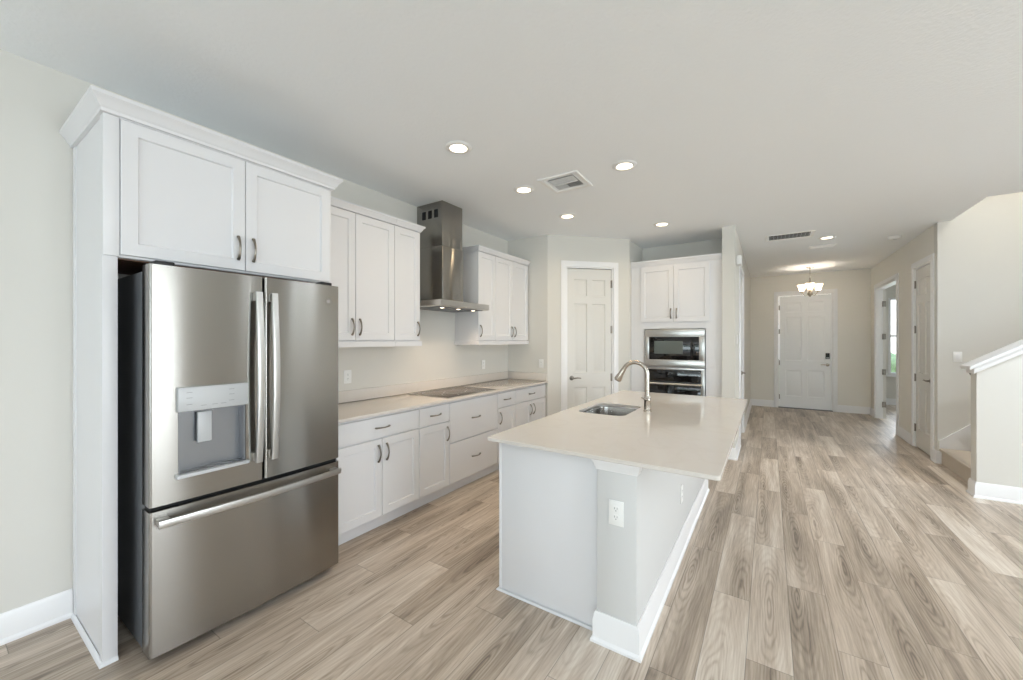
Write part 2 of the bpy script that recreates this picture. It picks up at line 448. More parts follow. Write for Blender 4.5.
# outdoors, seen only through the glass and in reflections
struct(MB().box(-30, 30, -30, BACK_Y - .16, -.3, -.16).box(-30, 30, 12.31, 40, -.3, -.16).box(EAST_X + .16, 30, BACK_Y - .16, 12.31, -.3, -.16), 'ground', LAWN, 'green lawn outside the windows', 'ground')
struct(MB().box(-5, EAST_X + 3.5, BACK_Y - 3.2, BACK_Y - .16, -.155, -.02).box(EAST_X + .16, EAST_X + 3.5, BACK_Y - .15, 4, -.155, -.02), 'patio', PATIO, 'concrete patio outside the glass doors', 'ground')


def hedge(name, label, xs, y, r, zc):
    m = MB()
    for xx in xs:
        tb = bmesh.new(); bmesh.ops.create_icosphere(tb, subdivisions=4, radius=r * random.uniform(.85, 1.15))
        ph = random.uniform(0, 9)
        for v in tb.verts:
            v.co *= 1 + .10 * sin(v.co.x * 7 + ph) * cos(v.co.y * 6 + v.co.z * 5) + random.uniform(-.05, .05)
            v.co += Vector((xx, y + random.uniform(-.01, .01), zc))
        m._add(tb)
    return tag(m.build(name, LEAF), label, 'hedge')


hedge('hedge', 'green hedge outside the study window', [2.0, 3.0, 4.0, 5.2, 6.2], 16.5, 1.0, .15)
hedge('hedge', 'tall green hedge behind the back lawn', [-8, -6, -4, -2, 0, 2, 4, 6, 8], -16, 1.9, 1.2)

# ------------------------------------------------------------------ baseboards
BB = [(0, 0), (.026, 0), (.026, .012), (.016, .024), (.016, .105), (.012, .118), (.012, .128), (.006, .142), (0, .142)]


def base(name, paths, label):
    m = MB()
    for p in paths: m.sweep(p, BB)
    return struct(m, name, TRIM, label, 'baseboard')


base('baseboard_left', [[(LX, BACK_Y + .002), (LX, .455)]], 'white baseboard at the left edge of the photo')
base('baseboard_pantry', [[(-2.42, 4.60), (-2.312, 4.708)], [(-1.724, 5.296), (-1.612, 5.408), (-1.61, 5.48)]], 'white baseboard beside the pantry door')
base('baseboard_hall', [[(HX0, 5.52), (HX0, 5.45), (HX1, 5.45), (HX1, 6.20)], [(HX1, 7.18), (HX1, FY), (.092, FY)]], 'white baseboard along the left side of the hall')
base('baseboard_front', [[(1.152, FY), (RX, FY), (RX, 9.875)]], 'white baseboard right of the front door')
base('baseboard_right', [[(RX, 8.265), (RX, 7.575)], [(RX, 6.725), (RX, SY), (1.675, SY)]], 'white baseboard either side of the closet door')
base('baseboard_half', [[(1.72, 5.50), (1.60, 5.50), (1.60, 5.375), (EAST_X, 5.375)]][::1], 'white baseboard around the half wall')
base('baseboard_study', [[(RX + .12, 12.0), (EAST_X, 12.0)]], 'white baseboard under the study window')

# ------------------------------------------------------------------ doors
CAS = [(0, 0), (0, .016), (.012, .020), (.045, .020), (.060, .014), (.072, .012), (.072, 0)]


def panel_door(mb, W, H, t, y, tall=True):
    """six raised panels, two columns; the leaf's face at y - t"""
    st_ = .115 * min(1, W / .8) + .0; mul = .10 * min(1, W / .8); pw_ = (W - 2 * st_ - mul) / 2
    xs = [0, st_, st_ + pw_, st_ + pw_ + mul, W - st_, W]
    zs = [0, .245, .80, 1.00, 1.925, 2.03, H - .145, H] if tall else [0, .24, .8, 1.0, 1.6, 1.7, H - .12, H]
    f = y - t
    tb = bmesh.new()

    def quad(a): tb.faces.new([tb.verts.new(p) for p in a])
    for i in range(5):
        for j in range(7):
            a0, a1, b0, b1 = xs[i], xs[i + 1], zs[j], zs[j + 1]
            if i in (1, 3) and j in (1, 3, 5):
                def R(k, yy): return [(a0 + k, yy, b0 + k), (a1 - k, yy, b0 + k), (a1 - k, yy, b1 - k), (a0 + k, yy, b1 - k)]
                rr = [R(0, f), R(.005, f + .012), R(.015, f + .013), R(.042, f + .004)]
                for p_, q_ in zip(rr[:-1], rr[1:]):
                    for k in range(4): quad((p_[k], p_[(k + 1) % 4], q_[(k + 1) % 4], q_[k]))
                quad(rr[-1])
            else: quad([(a0, f, b0), (a1, f, b0), (a1, f, b1), (a0, f, b1)])
    quad([(0, y, 0), (0, y, H), (W, y, H), (W, y, 0)])
    quad([(0, f, 0), (0, f, H), (0, y, H), (0, y, 0)]); quad([(W, f, 0), (W, y, 0), (W, y, H), (W, f, H)])
    quad([(0, f, H), (W, f, H), (W, y, H), (0, y, H)]); quad([(0, f, 0), (0, y, 0), (W, y, 0), (W, f, 0)])
    bmesh.ops.remove_doubles(tb, verts=list(tb.verts), dist=1e-5)
    bmesh.ops.recalc_face_normals(tb, faces=list(tb.faces))
    return mb._add(tb)


def casing(W, H, parent, sill=True):
    """flat-profile casing round an opening W x H, on the wall face y=0 (front -y), plus jamb lining"""
    m = MB()
    m.sweep([(0, 0), (0, H), (W, H), (W, 0)], [(-o - .004, d) for o, d in CAS][::-1], lambda a, b_, d: (a, -d, b_))
    m.build('door_casing', TRIM, parent)


def lever(parent, x, y, z, s, m_):
    h = MB(); R = Matrix.Rotation(pi / 2, 4, 'X')
    h.lathe([(.001, 0), (.030, 0), (.032, .004), (.028, .012), (.012, .016), (.011, .045), (.001, .046)], (x, y, z), 20, M=R)
    h.tube([(x, y - .045, z), (x + s * .02, y - .050, z), (x + s * .07, y - .050, z + .004), (x + s * .115, y - .046, z - .002)], [.010, .010, .009, .007], 10, (1, .7))
    return h.build('lever_handle', m_, parent)


def hinges(parent, x, y, zs, m_=DNICKEL):
    for z in zs:
        h = MB(); h.box(x - .016, x + .016, y - .004, y, z - .05, z + .05, .001)
        h.tube([(x, y - .009, z - .052), (x, y - .009, z + .052)], .007, 10)
        h.build('hinge', m_, parent)


def make_door(name, label, W, H, loc, rz, handle_side, recess=.012, smart=False, handle=True, hmat=DNICKEL, gap=.012):
    r = thing(name, label, 'door', loc, rz, kind='structure')
    casing(W, H, r)
    j = MB().box(.0, .014, .001, .10, 0, H - .014).box(W - .014, W, .001, .10, 0, H - .014).box(0, W, .001, .10, H - .014, H)
    j.build('door_jamb', TRIM, r)
    lw = W - .036
    lf = bpy.data.objects.new('door_leaf', None)
    mb = MB(); panel_door(mb, lw, H - .022 - gap, .040, recess + .040)
    lf = mb.build('door_leaf', ENTRYP if smart else DOORP, r); lf.location = (.018, 0, gap)
    if handle:
        hx = .06 if handle_side < 0 else lw - .06
        lever(lf, hx, recess, .93, 1 if handle_side < 0 else -1, hmat)
    hx = lw + .003 if handle_side < 0 else -.003
    hinges(lf, hx, recess, (.22, .95, 1.62, H - .28) if smart else (.25, .93, 1.58, H - .23))
    if smart:
        k = MB().box(lw - .095, lw - .028, recess - .022, recess, 1.05, 1.17, .008)
        kp = k.build('keypad_lock', BLACKP, lf); kp['label'] = 'black keypad deadbolt'
        MB().box(lw - .085, lw - .038, recess - .026, recess - .0225, 1.06, 1.085, .003).build('thumb_turn', GREYP, lf)
    return r


# pantry door on the angled wall: starts 0.20 m along it
d45 = pi / 4
px, py = -2.44 + .262 * cos(d45), 4.58 + .262 * sin(d45)
pd = make_door('door_1', 'white six-panel pantry door on the angled wall', .668, 2.43, (px, py, 0), d45, -1)
fd = make_door('door_2', 'white six-panel front door with black keypad lock', .915, 2.41, (.165, FY, 0), 0, 1, recess=.03, smart=True, hmat=NICKEL)
MB().box(0, .915, -.03, .10, 0, .016, .003).build('threshold', DSTEEL, fd)
cd = make_door('door_3', 'narrow white closet door in the right hall wall', .70, 2.42, (RX, 7.50, 0), FACE_PX, 1)
hd = make_door('door_4', 'white door in the left hall wall, seen edge-on', .84, 2.44, (HX1, 6.27, 0), FACE_X, 1)
# recess the shallow openings behind the leaves of the pantry and closet doors
for o_, dims in ((PANTRY, (0.668, 2.43)),):
    k = MB().box(0, dims[0], -.05, .12, -.05, dims[1])
    kk = k.build('cutter', WALL); kk.location = (px, py, 0); kk.rotation_euler = (0, 0, d45)
    bpy.context.view_layer.update(); cut(o_, kk)

# open study door: casing in the hall wall and one leaf swung back inside
sd = thing('door_5', 'white cased doorway with its door swung into the study', 'door', (RX, 9.80, 0), FACE_PX, kind='structure')
casing(1.46, 2.40, sd)
MB().box(0, .016, .001, .119, 0, 2.384).box(1.444, 1.46, .001, .119, 0, 2.384).box(0, 1.46, .001, .119, 2.384, 2.40).build('door_jamb', TRIM, sd)
mb = MB(); panel_door(mb, .71, 2.355, .040, .040); lf = mb.build('door_leaf', DOORP, sd)
lf.location = (.022, .135, .012); lf.rotation_euler = (0, 0, radians(177))
for z in (.25, .85, 1.5, 2.1):
    h = MB().box(-.016, .002, .002, .038, z - .05, z + .05, .001); h.tube([(-.008, .046, z - .052), (-.008, .046, z + .052)], .008, 10)
    h.build('hinge', DNICKEL, lf)


# ------------------------------------------------------------------ cabinet hardware
def pull(mb_parent, x, y, z, vertical=True, L=.128):
    """arched bow pull standing off the face at y"""
    pts = []; rad = []
    for i in range(13):
        t = i / 12; a = (t - .5) * L; st_ = .006 + .026 * sin(pi * t) ** .75
        pts.append((x, y - st_, z + a) if vertical else (x + a, y - st_, z)); rad.append(.0045 + .0028 * abs(2 * t - 1) ** 2)
    m = MB(); m.tube(pts, rad, 8, (1, 1.25))
    for e_ in (-1, 1):
        a = e_ * L * .47
        p = (x, y, z + a) if vertical else (x + a, y, z); q = (x, y - .014, z + a) if vertical else (x + a, y - .014, z)
        m.tube([p, q], .005, 8)
    return m.build('pull', DNICKEL, mb_parent)


def cab_door(parent, x0, x1, z0, z1, y, hx=None, hz=None, name='door'):
    d = MB().shaker(x0, x1, z0, z1, y).build(name, CAB, parent)
    if hx is not None: pull(d, hx, y - .020, hz, True)
    return d


def cab_drawer(parent, x0, x1, z0, z1, y, hz=None):
    d = MB().slab(x0, x1, z0, z1, y).build('drawer', CAB, parent)
    pull(d, (x0 + x1) / 2, y - .020, hz if hz else (z0 + z1) / 2, False)
    return d


G = .0025
# ------------------------------------------------------------------ base cabinets on the kitchen wall
BX = -2.48   # carcass face; fronts stand 20 mm proud


def base_cab(label, y0, y1, doors, drawers):
    r = thing('base_cabinet', label, 'cabinet', (BX, y0, 0), FACE_X, 'base cabinets along the kitchen wall')
    W = y1 - y0; D = BX - LX - .002
    MB().box(.001, W - .001, 0, D, .105, .8855, .001).build('carcass', CAB, r)
    MB().box(.001, W - .001, .055, D, .001, .104).build('toe_kick', CAB, r)
    for a, b, z0_, z1_ in drawers: cab_drawer(r, a + G, b - G, z0_, z1_, -.0005)
    for a, b, z0_, z1_, hs in doors:
        hx = a + .038 if hs < 0 else b - .038
        cab_door(r, a + G, b - G, z0_, z1_, -.0005, hx, z1_ - .105)
    return r


w1 = 2.332 - 1.575
base_cab('white base cabinet next to the refrigerator, one wide drawer over two doors', 1.575, 2.332,
         [(0, w1 / 2, .115, .700, 1), (w1 / 2, w1, .115, .700, -1)], [(0, w1, .712, .866)])
w2 = 2.708 - 2.332
base_cab('narrow white base cabinet just left of the cooktop drawers', 2.332, 2.708, [(0, w2, .115, .700, 1)], [(0, w2, .712, .866)])
w3 = 3.473 - 2.708
base_cab('white base cabinet of two deep drawers under the cooktop', 2.708, 3.473, [], [(0, w3, .115, .486, ), (0, w3, .498, .866)])
w4 = 3.830 - 3.473
base_cab('narrow white base cabinet just right of the cooktop drawers', 3.473, 3.830, [(0, w4, .115, .700, -1)], [(0, w4, .712, .866)])
w5 = 4.565 - 3.830
base_cab('white base cabinet in the far corner, one drawer over two doors', 3.830, 4.565,
         [(0, w5 / 2, .115, .700, 1), (w5 / 2, w5, .115, .700, -1)], [(0, w5, .712, .866)])

ct = thing('countertop', 'white quartz countertop along the kitchen wall', 'countertop', (0, 0, 0))
MB().box(LX + .002, -2.43, 1.552, 4.578, .886, .910, .004).build('slab', QUARTZ, ct)
MB().box(LX + .002, LX + .022, 1.552, 4.557, .9105, 1.012, .003).box(LX + .0225, -2.445, 4.558, 4.578, .9105, 1.012, .003).build('backsplash', QUARTZ, ct)

ck = thing('cooktop', 'flush dark glass cooktop set in the kitchen countertop', 'cooktop', (-2.725, 3.078, .9102))
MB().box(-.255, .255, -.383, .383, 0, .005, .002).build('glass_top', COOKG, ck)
MB().box(-.262, -.2555, -.390, .390, 0, .007, .001).box(.2555, .262, -.390, .390, 0, .007, .001).box(-.255, .255, -.390, -.3835, 0, .007, .001).box(-.255, .255, .3835, .390, 0, .007, .001).build('steel_rim', STEEL2, ck)
for cx_, cy_, r_ in ((-.11, -.20, .105), (.12, -.20, .08), (-.11, .20, .08), (.12, .20, .105), (0, 0, .11)):
    rg = MB(); n = 40
    rg.rings([[(cx_ + (r_ + dr) * cos(2 * pi * i / n), cy_ + (r_ + dr) * sin(2 * pi * i / n), zz) for i in range(n)] for dr, zz in ((0, .0051), (.003, .0051), (.003, .0054), (0, .0054))], closed=True)
    rg.build('burner_ring', GREYP, ck)

# ------------------------------------------------------------------ upper cabinets
CROWN = [(0, 0), (.006, 0), (.007, .006), (.014, .014), (.020, .028), (.031, .039), (.034, .042), (.034, .054), (0, .054)]
RAIL = [(0, 0), (.016, 0), (.018, .006), (.018, .045), (0, .045)]
UX = -2.745


def upper_cab(label, y0, y1, doors, ends, c0=.001):
    r = thing('upper_cabinet', label, 'cabinet', (UX, y0, 0), FACE_X, 'upper cabinets along the kitchen wall')
    W = y1 - y0; D = UX - LX - .002
    MB().box(.001, W - .001, 0, D, 1.440, 2.435, .001).box(max(c0, .001), W - .001, 0, D, 2.435, 2.4535).build('carcass', CAB, r)
    for a, b, hs in doors:
        hx = a + .034 if hs < 0 else b - .034
        cab_door(r, a + G, b - G, 1.448, 2.450, -.0005, hx, 1.448 + .105)
    path = [(W - .001, -.022), (.001, -.022)]
    if ends == 'r': path = [(W - .001, D), (W - .001, -.022), (.001, -.022)]
    if ends == 'l': path = [(W - .001, -.022), (.001, -.022), (.001, D)]
    path = path[::-1]                     # outward side on the right of travel
    cr = MB()
    k = [(o_, 2.454 + z_) for o_, z_ in CROWN]
    cr.sweep([(max(a_, c0), b_) for a_, b_ in path], k); cr.box(c0, W - .001, -.022, D, 2.454, 2.457); cr.build('crown_moulding', CAB, r)
    lr = MB(); lr.sweep(path, [(o_ * .6, 1.394 + z_) for o_, z_ in RAIL]); lr.box(.001, W - .001, -.022, D, 1.428, 1.4395); lr.build('light_rail', CAB, r)
    return r


a1 = 2.294 - 1.548; a2 = 2.594 - 2.294
upper_cab('white two-door upper cabinet against the refrigerator surround', 1.548, 2.294, [(0, .361, 1), (.361, a1, -1)], '', .060)
upper_cab('narrow white upper cabinet just left of the range hood', 2.294, 2.594, [(0, a2, 1)], 'r')
a3 = 3.800 - 3.470; a4 = 4.560 - 3.800
upper_cab('narrow white upper cabinet just right of the range hood', 3.470, 3.800, [(0, a3, -1)], 'l')
upper_cab('white two-door upper cabinet at the far end of the kitchen wall', 3.800, 4.560, [(0, a4 / 2, 1), (a4 / 2, a4, -1)], '')

# ------------------------------------------------------------------ range hood
rh = thing('range_hood', 'stainless chimney range hood on the wall above the cooktop', 'range hood', (LX + .002, 3.068, 1.772))
ch = MB().box(0, .366, -.200, .115, .0605, .62, .004).box(0, .360, -.195, .110, .62, CH - 1.772 - .002, .004)
chim = ch.build('chimney', STEEL, rh)
for k in range(3):
    MB().box(.08 + k * .085,   .13 + k * .085, -.1975, -.1945, .91, .99, .001).build('vent_slot', DARKGAP, chim)
cn = MB()
def rr_(x0, x1, y0, y1, z): return [(x0, y0, z), (x1, y0, z), (x1, y1, z), (x0, y1, z)]
cn.rings([rr_(0, .50, -.372, .372, 0), rr_(0, .512, -.380, .380, .006), rr_(0, .512, -.380, .380, .060), rr_(0, .508, -.376, .376, .0605)])
can = cn.build('canopy', STEEL2, rh)
MB().box(.04, .46, -.33, .33, -.006, -.0005, .002).build('filter', DSTEEL, can)
for yy in (-.24, .0, .24):
    MB().lathe([(.001, -.0085), (.018, -.0085), (.018, -.0065), (.001, -.0065)], (.40, yy, 0), 20).build('hood_light', LENS, can)
for yy in (-.24, .24):
    d = bpy.data.lights.new('hood_lamp', 'SPOT'); d.energy = 9; d.color = (1.0, .75, .52); d.spot_size = radians(125); d.spot_blend = 1.0; d.shadow_soft_size = .03
    o = bpy.data.objects.new('hood_lamp', d); o.location = (LX + .40, 3.068 + yy * .6, 1.755); COL.objects.link(o)

# ------------------------------------------------------------------ refrigerator surround
FX = -2.475
fs = thing('refrigerator_cabinet', 'tall white surround with two-door cabinet over the refrigerator', 'cabinet', (FX, .457, 0), FACE_X)
FW = 1.545 - .457; FD = FX - LX - .002
sp_ = MB().box(0, .050, 0, .045, .012, 2.4595, .0015).box(0.006, .044, .045, FD, .012, 2.4595).box(0, .05, FD - .045, FD, .012, 2.4595, .0015)
sp_.sweep([(.003, FD), (.003, .003), (.05, .003)][::1], [(0, .0), (-.0, 0), (.014, 0), (.012, .010), (.006, .016), (0, .018)][::-1])
sp_.build('side_panel', CAB, fs)
MB().box(FW - .022, FW, 0, FD, .001, 2.4595, .0015).build('side_panel', CAB, fs)
MB().box(.051, FW - .023, 0, FD, 1.828, 2.4595, .001).build('carcass', CAB, fs)
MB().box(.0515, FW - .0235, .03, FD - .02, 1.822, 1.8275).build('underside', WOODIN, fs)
md_ = .457; dl0, dm, dl1 = .056, 1.019 - .457, FW - .020
cab_door(fs, dl0, dm - .002, 1.838, 2.452, -.0005, dm - .038, 1.958)
cab_door(fs, dm + .002, dl1, 1.838, 2.452, -.0005, dm + .038, 1.958)
MB().box(0, dl0 - .003, -.012, -.0005, 1.83, 2.4595, .001).box(dl0 - .003, FW, -.018, -.0005, 2.4545, 2.4595, .001).build('face_frame', CAB, fs)
CR2 = [(0, 0), (.012, 0), (.014, .018), (.026, .030), (.034, .052), (.052, .072), (.058, .078), (.058, .098), (0, .098)]
cr = MB(); cr.sweep([(FW, FD), (FW, -.020), (0, -.020), (0, FD)][::-1], [(o_ * .8, 2.460 + .76 * z_) for o_, z_ in CR2]); cr.box(.0, FW, -.02, FD, 2.460, 2.464)
cr.build('crown_moulding', CAB, fs)

# ------------------------------------------------------------------ refrigerator
fr = thing('refrigerator', 'stainless french-door refrigerator with water dispenser', 'refrigerator', (-2.262, .560, 0), FACE_X)
# local: x 0..0.905 along the wall, front face at y = 0 bulging to -y
RW = .908
MB().box(.012, RW - .012, .105, .74, .035, 1.765, .004).build('body', DSTEEL, fr)
gr = MB().box(.02, RW - .02, .06, .15, .012, .05, .002)
gr.build('kick_grille', BLACKP, fr)
for xx in (.06, RW - .06):
    MB().lathe([(.001, 0), (.022, 0), (.022, .010), (.012, .012), (.012, .035), (.001, .036)], (xx, .20, .0005), 16).build('foot', BLACKP, fr)


def door_plan(x0, x1, depth=.095, r=.010, bulge=.016, n=18):
    """plan outline of a gently bowed door, part of one bow across the whole width"""
    def yb(x): return -bulge * (1 - ((x - RW / 2) / (RW / 2)) ** 2)
    pts = [(x0, depth), (x0, yb(x0) + r)]
    for k in range(1, 5):
        a = pi / 2 * k / 4; pts.append((x0 + r - r * cos(a), yb(x0 + r) + r - r * sin(a)))
    pts.append((x0 + r + .0015, yb(x0 + r + .0015)))
    for i in range(1, n): xx = x0 + r + (x1 - x0 - 2 * r) * i / n; pts.append((xx, yb(xx)))
    pts.append((x1 - r - .0015, yb(x1 - r - .0015)))
    for k in range(0, 5):
        a = pi / 2 * k / 4; pts.append((x1 - r + r * sin(a), yb(x1 - r) + r - r * cos(a)))
    pts.append((x1, depth))
    return pts


def bar_handle(parent, pts, m_, wdt=.013):
    return MB().tube(pts, wdt, 12, (1.0, .8)).build('handle', m_, parent)


ZD0, ZD1 = .712, 1.785
mid = RW / 2 + .006
ld = MB().prism(door_plan(.002, mid - .004), ZD0, ZD1).build('door', STEEL, fr)
k = MB().box(.100, .374, -.06, .055, .835, 1.120).build('cutter', DSTEEL); k.parent = fr
bpy.context.view_layer.update(); cut(ld, k)
rd = MB().prism(door_plan(mid + .004, RW - .002), ZD0, ZD1).build('door', STEEL, fr)
dw = MB().prism(door_plan(.002, RW - .002), .050, .690).build('freezer_drawer', STEEL, fr)
MB().box(.01, RW - .01, .02, .094, .6915, .7105).box(mid - .003, mid + .003, .02, .094, ZD0, ZD1 - .01).build('door_seal', DARKGAP, fr)
for xx in (.03, RW - .10):
    MB().box(xx, xx + .07, .03, .20, 1.7865, 1.808, .005).build('hinge_cover', BLACKP, fr)
# dispenser in the left door
dp = MB().box(.094, .381, -.030, .01, 1.1215, 1.232, .004).build('dispenser_panel', GREYP, ld)
for i, (dx, dz) in enumerate([(.03, .085), (.03, .06), (.03, .03), (.20, .085), (.20, .06), (.20, .03), (.085, .02), (.13, .02), (.165, .02)]):
    MB().box(.094 + dx, .094 + dx + .022, -.0315, -.0302, 1.122 + dz, 1.1235 + dz).build('panel_marking', DSTEEL, ld)
dv = MB().box(.1005, .3735, .045, .054, .8355, 1.1195).box(.1005, .107, -.008, .045, .8355, 1.1195).box(.367, .3735, -.008, .045, .8355, 1.1195).box(.107, .367, -.004, .045, 1.112, 1.1195).build('dispenser_cavity', mat('dispenser_grey', rgb(150, 154, 160), .22, .7, vary=.02), ld)
MB().box(.180, .238, .012, .030, .960, 1.108, .005).build('dispenser_paddle', GREYP, ld)
MB().box(.090, .385, -.034, .044, .818, .8345, .004).build('drip_tray', GREYP, ld)
# vertical handles
for dr, hx in ((ld, mid - .038), (rd, mid + .038)):
    pts = [(hx, -.016, 1.685), (hx, -.045, 1.690), (hx, -.060, 1.672)]
    for i in range(1, 12): t = i / 12; pts.append((hx, -.060 - .014 * sin(pi * t), 1.672 - t * .834))
    pts += [(hx, -.060, .838), (hx, -.045, .820), (hx, -.014, .825)]
    m = MB()
    rs = []
    front = []
    for i in range(21):
        t = i / 20; z = 1.700 - t * .885; b_ = -.046 - .024 * sin(pi * t)
        rs.append([(hx - .017, b_, z), (hx - .015, b_ - .010, z), (hx, b_ - .013, z), (hx + .015, b_ - .010, z), (hx + .017, b_, z), (hx + .013, b_ + .006, z), (hx - .013, b_ + .006, z)])
    m.rings(rs)
    m.box(hx - .013, hx + .013, -.046, -.012, 1.655, 1.698, .003).box(hx - .013, hx + .013, -.046, -.012, .818, .861, .003)
    m.build('handle', STEEL2, dr)
rs = []
for i in range(25):
    t = i / 24; x = .020 + t * .862; b_ = -.048 - .022 * sin(pi * t); zc = .645
    rs.append([(x, b_, zc - .018), (x, b_ - .010, zc - .016), (x, b_ - .013, zc), (x, b_ - .010, zc + .016), (x, b_, zc + .018), (x, b_ + .006, zc + .013), (x, b_ + .006, zc - .013)])
m = MB(); m.rings(rs); m.box(.022, .066, -.048, 0, zc - .014, zc + .014, .003).box(.840, .880, -.048, 0, zc - .014, zc + .014, .003)
m.build('handle', STEEL2, dw)
lg = MB(); Rx = Matrix.Rotation(pi / 2, 4, 'X')
lg.lathe([(.001, 0), (.019, 0), (.019, .0025), (.016, .0025), (.015, .0015), (.001, .0015)], (RW - .075, -.0045, 1.685), 24, M=Rx)
emb = lg.build('badge', DNICKEL, rd)
mg = MB()
for s_ in (-1, 1):
    pts = [(RW - .075 + s_ * .005 + .0045 * cos(a), -.0068, 1.685 + .007 * sin(a)) for a in [radians(50 + i * 26) for i in range(11)]]
    mg.tube(pts, .0011, 6)
mg.build('monogram', GREYP, rd)

# ------------------------------------------------------------------ island
isl = thing('kitchen_island', 'white kitchen island base with a panelled end and corner post', 'island', (0, 0, 0))
IY0, IY1 = 1.868, 4.20
MB().box(-1.29, -.697, IY0 + .018, IY1, .10, .883).box(-1.235, -.697, IY0 + .018, IY1, .001, .10).build('cabinet_body', CAB, isl)
MB().box(-1.312, -.696, IY0, IY0 + .0175, .001, .883, .0015).box(-1.312, -1.297, IY0 - .003, IY0 + .020, .001, .883, .002).build('end_panel', CAB, isl)
dw_ = (IY1 - IY0 - .02) / 4
for k in range(4):
    ra = IY1 - .003 - k * dw_
    d = MB(); rd_ = d.shaker(G, dw_ - G, .115, .860, 0).build('door', CAB, isl)
    rd_.location = (-1.2905, ra, 0); rd_.rotation_euler = (0, 0, FACE_PX)
    pull(rd_, dw_ - .04 if k % 2 == 0 else .04, -.020, .75, True)
MB().box(-.6955, -.5055, 1.812, IY1, .001, .883, .003).build('pony_wall', mat('island_wall_paint', rgb(207, 207, 206), .8, bump=(220, .06, .003), vary=.01), isl)
sh = MB(); sh.sweep([(-.6957, IY0 - .0032), (-1.3125, IY0 - .0032), (-1.3125, IY0 + .02)][::-1], [(0, .001), (.012, .001), (.011, .006), (.006, .011), (0, .012)])
sh.build('shoe_moulding', CAB, isl)
BI = [(o_, z_ + .001) for o_, z_ in BB]
bm_ = MB(); bm_.sweep([(-.6958, IY0 - .001), (-.6958, 1.8115), (-.505, 1.8115), (-.505, IY1)], BI); bm_.build('baseboard', TRIM, isl)
cp = MB(); cp.sweep([(-.6958, IY0 - .001), (-.6958, 1.8115), (-.505, 1.8115), (-.505, 1.86)], [(0, .828), (.004, .828), (.005, .836), (.009, .842), (.012, .858), (.019, .868), (.021, .883), (0, .883)])
cp.build('cap_moulding', TRIM, isl)

it = MB()
IX0, IX1, TY0, TY1 = -1.328, -.162, 1.764, 4.215


def rrect(x0, x1, y0, y1, r, n=6):
    pts = []
    for cx_, cy_, a0 in ((x1 - r, y1 - r, 0), (x0 + r, y1 - r, pi / 2), (x0 + r, y0 + r, pi), (x1 - r, y0 + r, 3 * pi / 2)):
        for i in range(n + 1): a = a0 + pi / 2 * i / n; pts.append((cx_ + r * cos(a), cy_ + r * sin(a)))
    return pts


def rr3(ins, z, r=.018): return [(a, b, z) for a, b in rrect(IX0 + ins, IX1 - ins, TY0 + ins, TY1 - ins, r)]


it.rings([rr3(.003, .8845), rr3(0, .887), rr3(0, .9025), rr3(.003, .905)])
top = tag(it.build('island_countertop', QUARTZ), 'white quartz slab on the kitchen island, holding the sink', 'countertop')
SX0, SX1, SY0, SY1 = -1.232, -.865, 2.765, 3.285
k = MB(); k.prism(rrect(SX0, SX1, SY0, SY1, .075, 8), .80, 1.0); kk = k.build('cutter', QUARTZ); bpy.context.view_layer.update(); cut(top, kk)
k = MB(); k.prism(rrect(SX0 - .015, SX1 + .015, SY0 - .015, SY1 + .015, .08, 8), .60, .90); kk = k.build('cutter', QUARTZ); bpy.context.view_layer.update()
for ob in [c_ for c_ in isl.children if c_.name.startswith('cabinet_body')]: cut(ob, kk)

snk = thing('sink', 'undermount stainless steel sink in the island top', 'sink', ((SX0 + SX1) / 2, (SY0 + SY1) / 2, .68))
hx_, hy_ = (SX1 - SX0) / 2, (SY1 - SY0) / 2


def sr(ins, z, r): return [(a, b, z) for a, b in rrect(-hx_ + ins, hx_ - ins, -hy_ + ins, hy_ - ins, r, 8)]


b_ = MB()
b_.rings([sr(-.012, .194, .08), sr(0.0005, .194, .075), sr(.002, .188, .073), sr(.006, .05, .07), sr(.016, .018, .06), sr(.045, .004, .04), sr(.09, 0, .03)], cap0=False)
b_.rings([sr(-.012, .194, .08), sr(-.012, .190, .08), sr(-.003, .188, .075), sr(.001, .05, .07), sr(.012, .012, .06), sr(.045, -.004, .04), sr(.09, -.006, .03)], cap0=False)
b_.build('basin', mat('polished_steel', rgb(176, 175, 172), .16, 1.0, vary=.02), snk)
MB().lathe([(.001, .004), (.030, .003), (.044, .006), (.046, .002), (.046, .0005), (.001, .0005)], (0, 0, 0), 24).build('drain', NICKEL, snk)

# faucet on the hall side of the sink
fc = thing('faucet', 'tall gooseneck pull-down faucet beside the island sink', 'faucet', (-.778, 3.078, .9052))
MB().lathe([(.001, 0), (.030, 0), (.030, .006), (.025, .012), (.024, .075), (.026, .082), (.026, .098), (.020, .108), (.018, .125), (.001, .126)], (0, 0, 0), 24).build('faucet_body', NICKEL, fc)
pts = [(0, 0, .12)]; R_ = .094; zt = .278
for i in range(0, 6): pts.append((0, 0, .12 + (zt - .12) * (i + 1) / 6))
for i in range(1, 15):
    a = pi * .86 * i / 14; pts.append((-R_ + R_ * cos(a), 0, zt + R_ * sin(a)))
lp = Vector(pts[-1]); dv_ = (lp - Vector(pts[-2])).normalized()
MB().tube(pts, .0165, 14).build('spout', NICKEL, fc)
h0 = lp + dv_ * .001
hd_ = MB(); hd_.tube([h0, h0 + dv_ * .012, h0 + dv_ * .05, h0 + dv_ * .095, h0 + dv_ * .105], [.0175, .019, .022, .030, .028], 16)
sprh = hd_.build('spray_head', NICKEL, fc)
MB().tube([h0 + dv_ * .1055, h0 + dv_ * .109], [.023, .022], 16).build('nozzle', BLACKP, sprh)
lv = MB(); lv.tube([(0, -.022, .090), (0, -.040, .092), (-.004, -.085, .108), (-.008, -.125, .118)], [.013, .011, .009, .007], 10, (.8, 1.1)); lv.build('lever', NICKEL, fc)

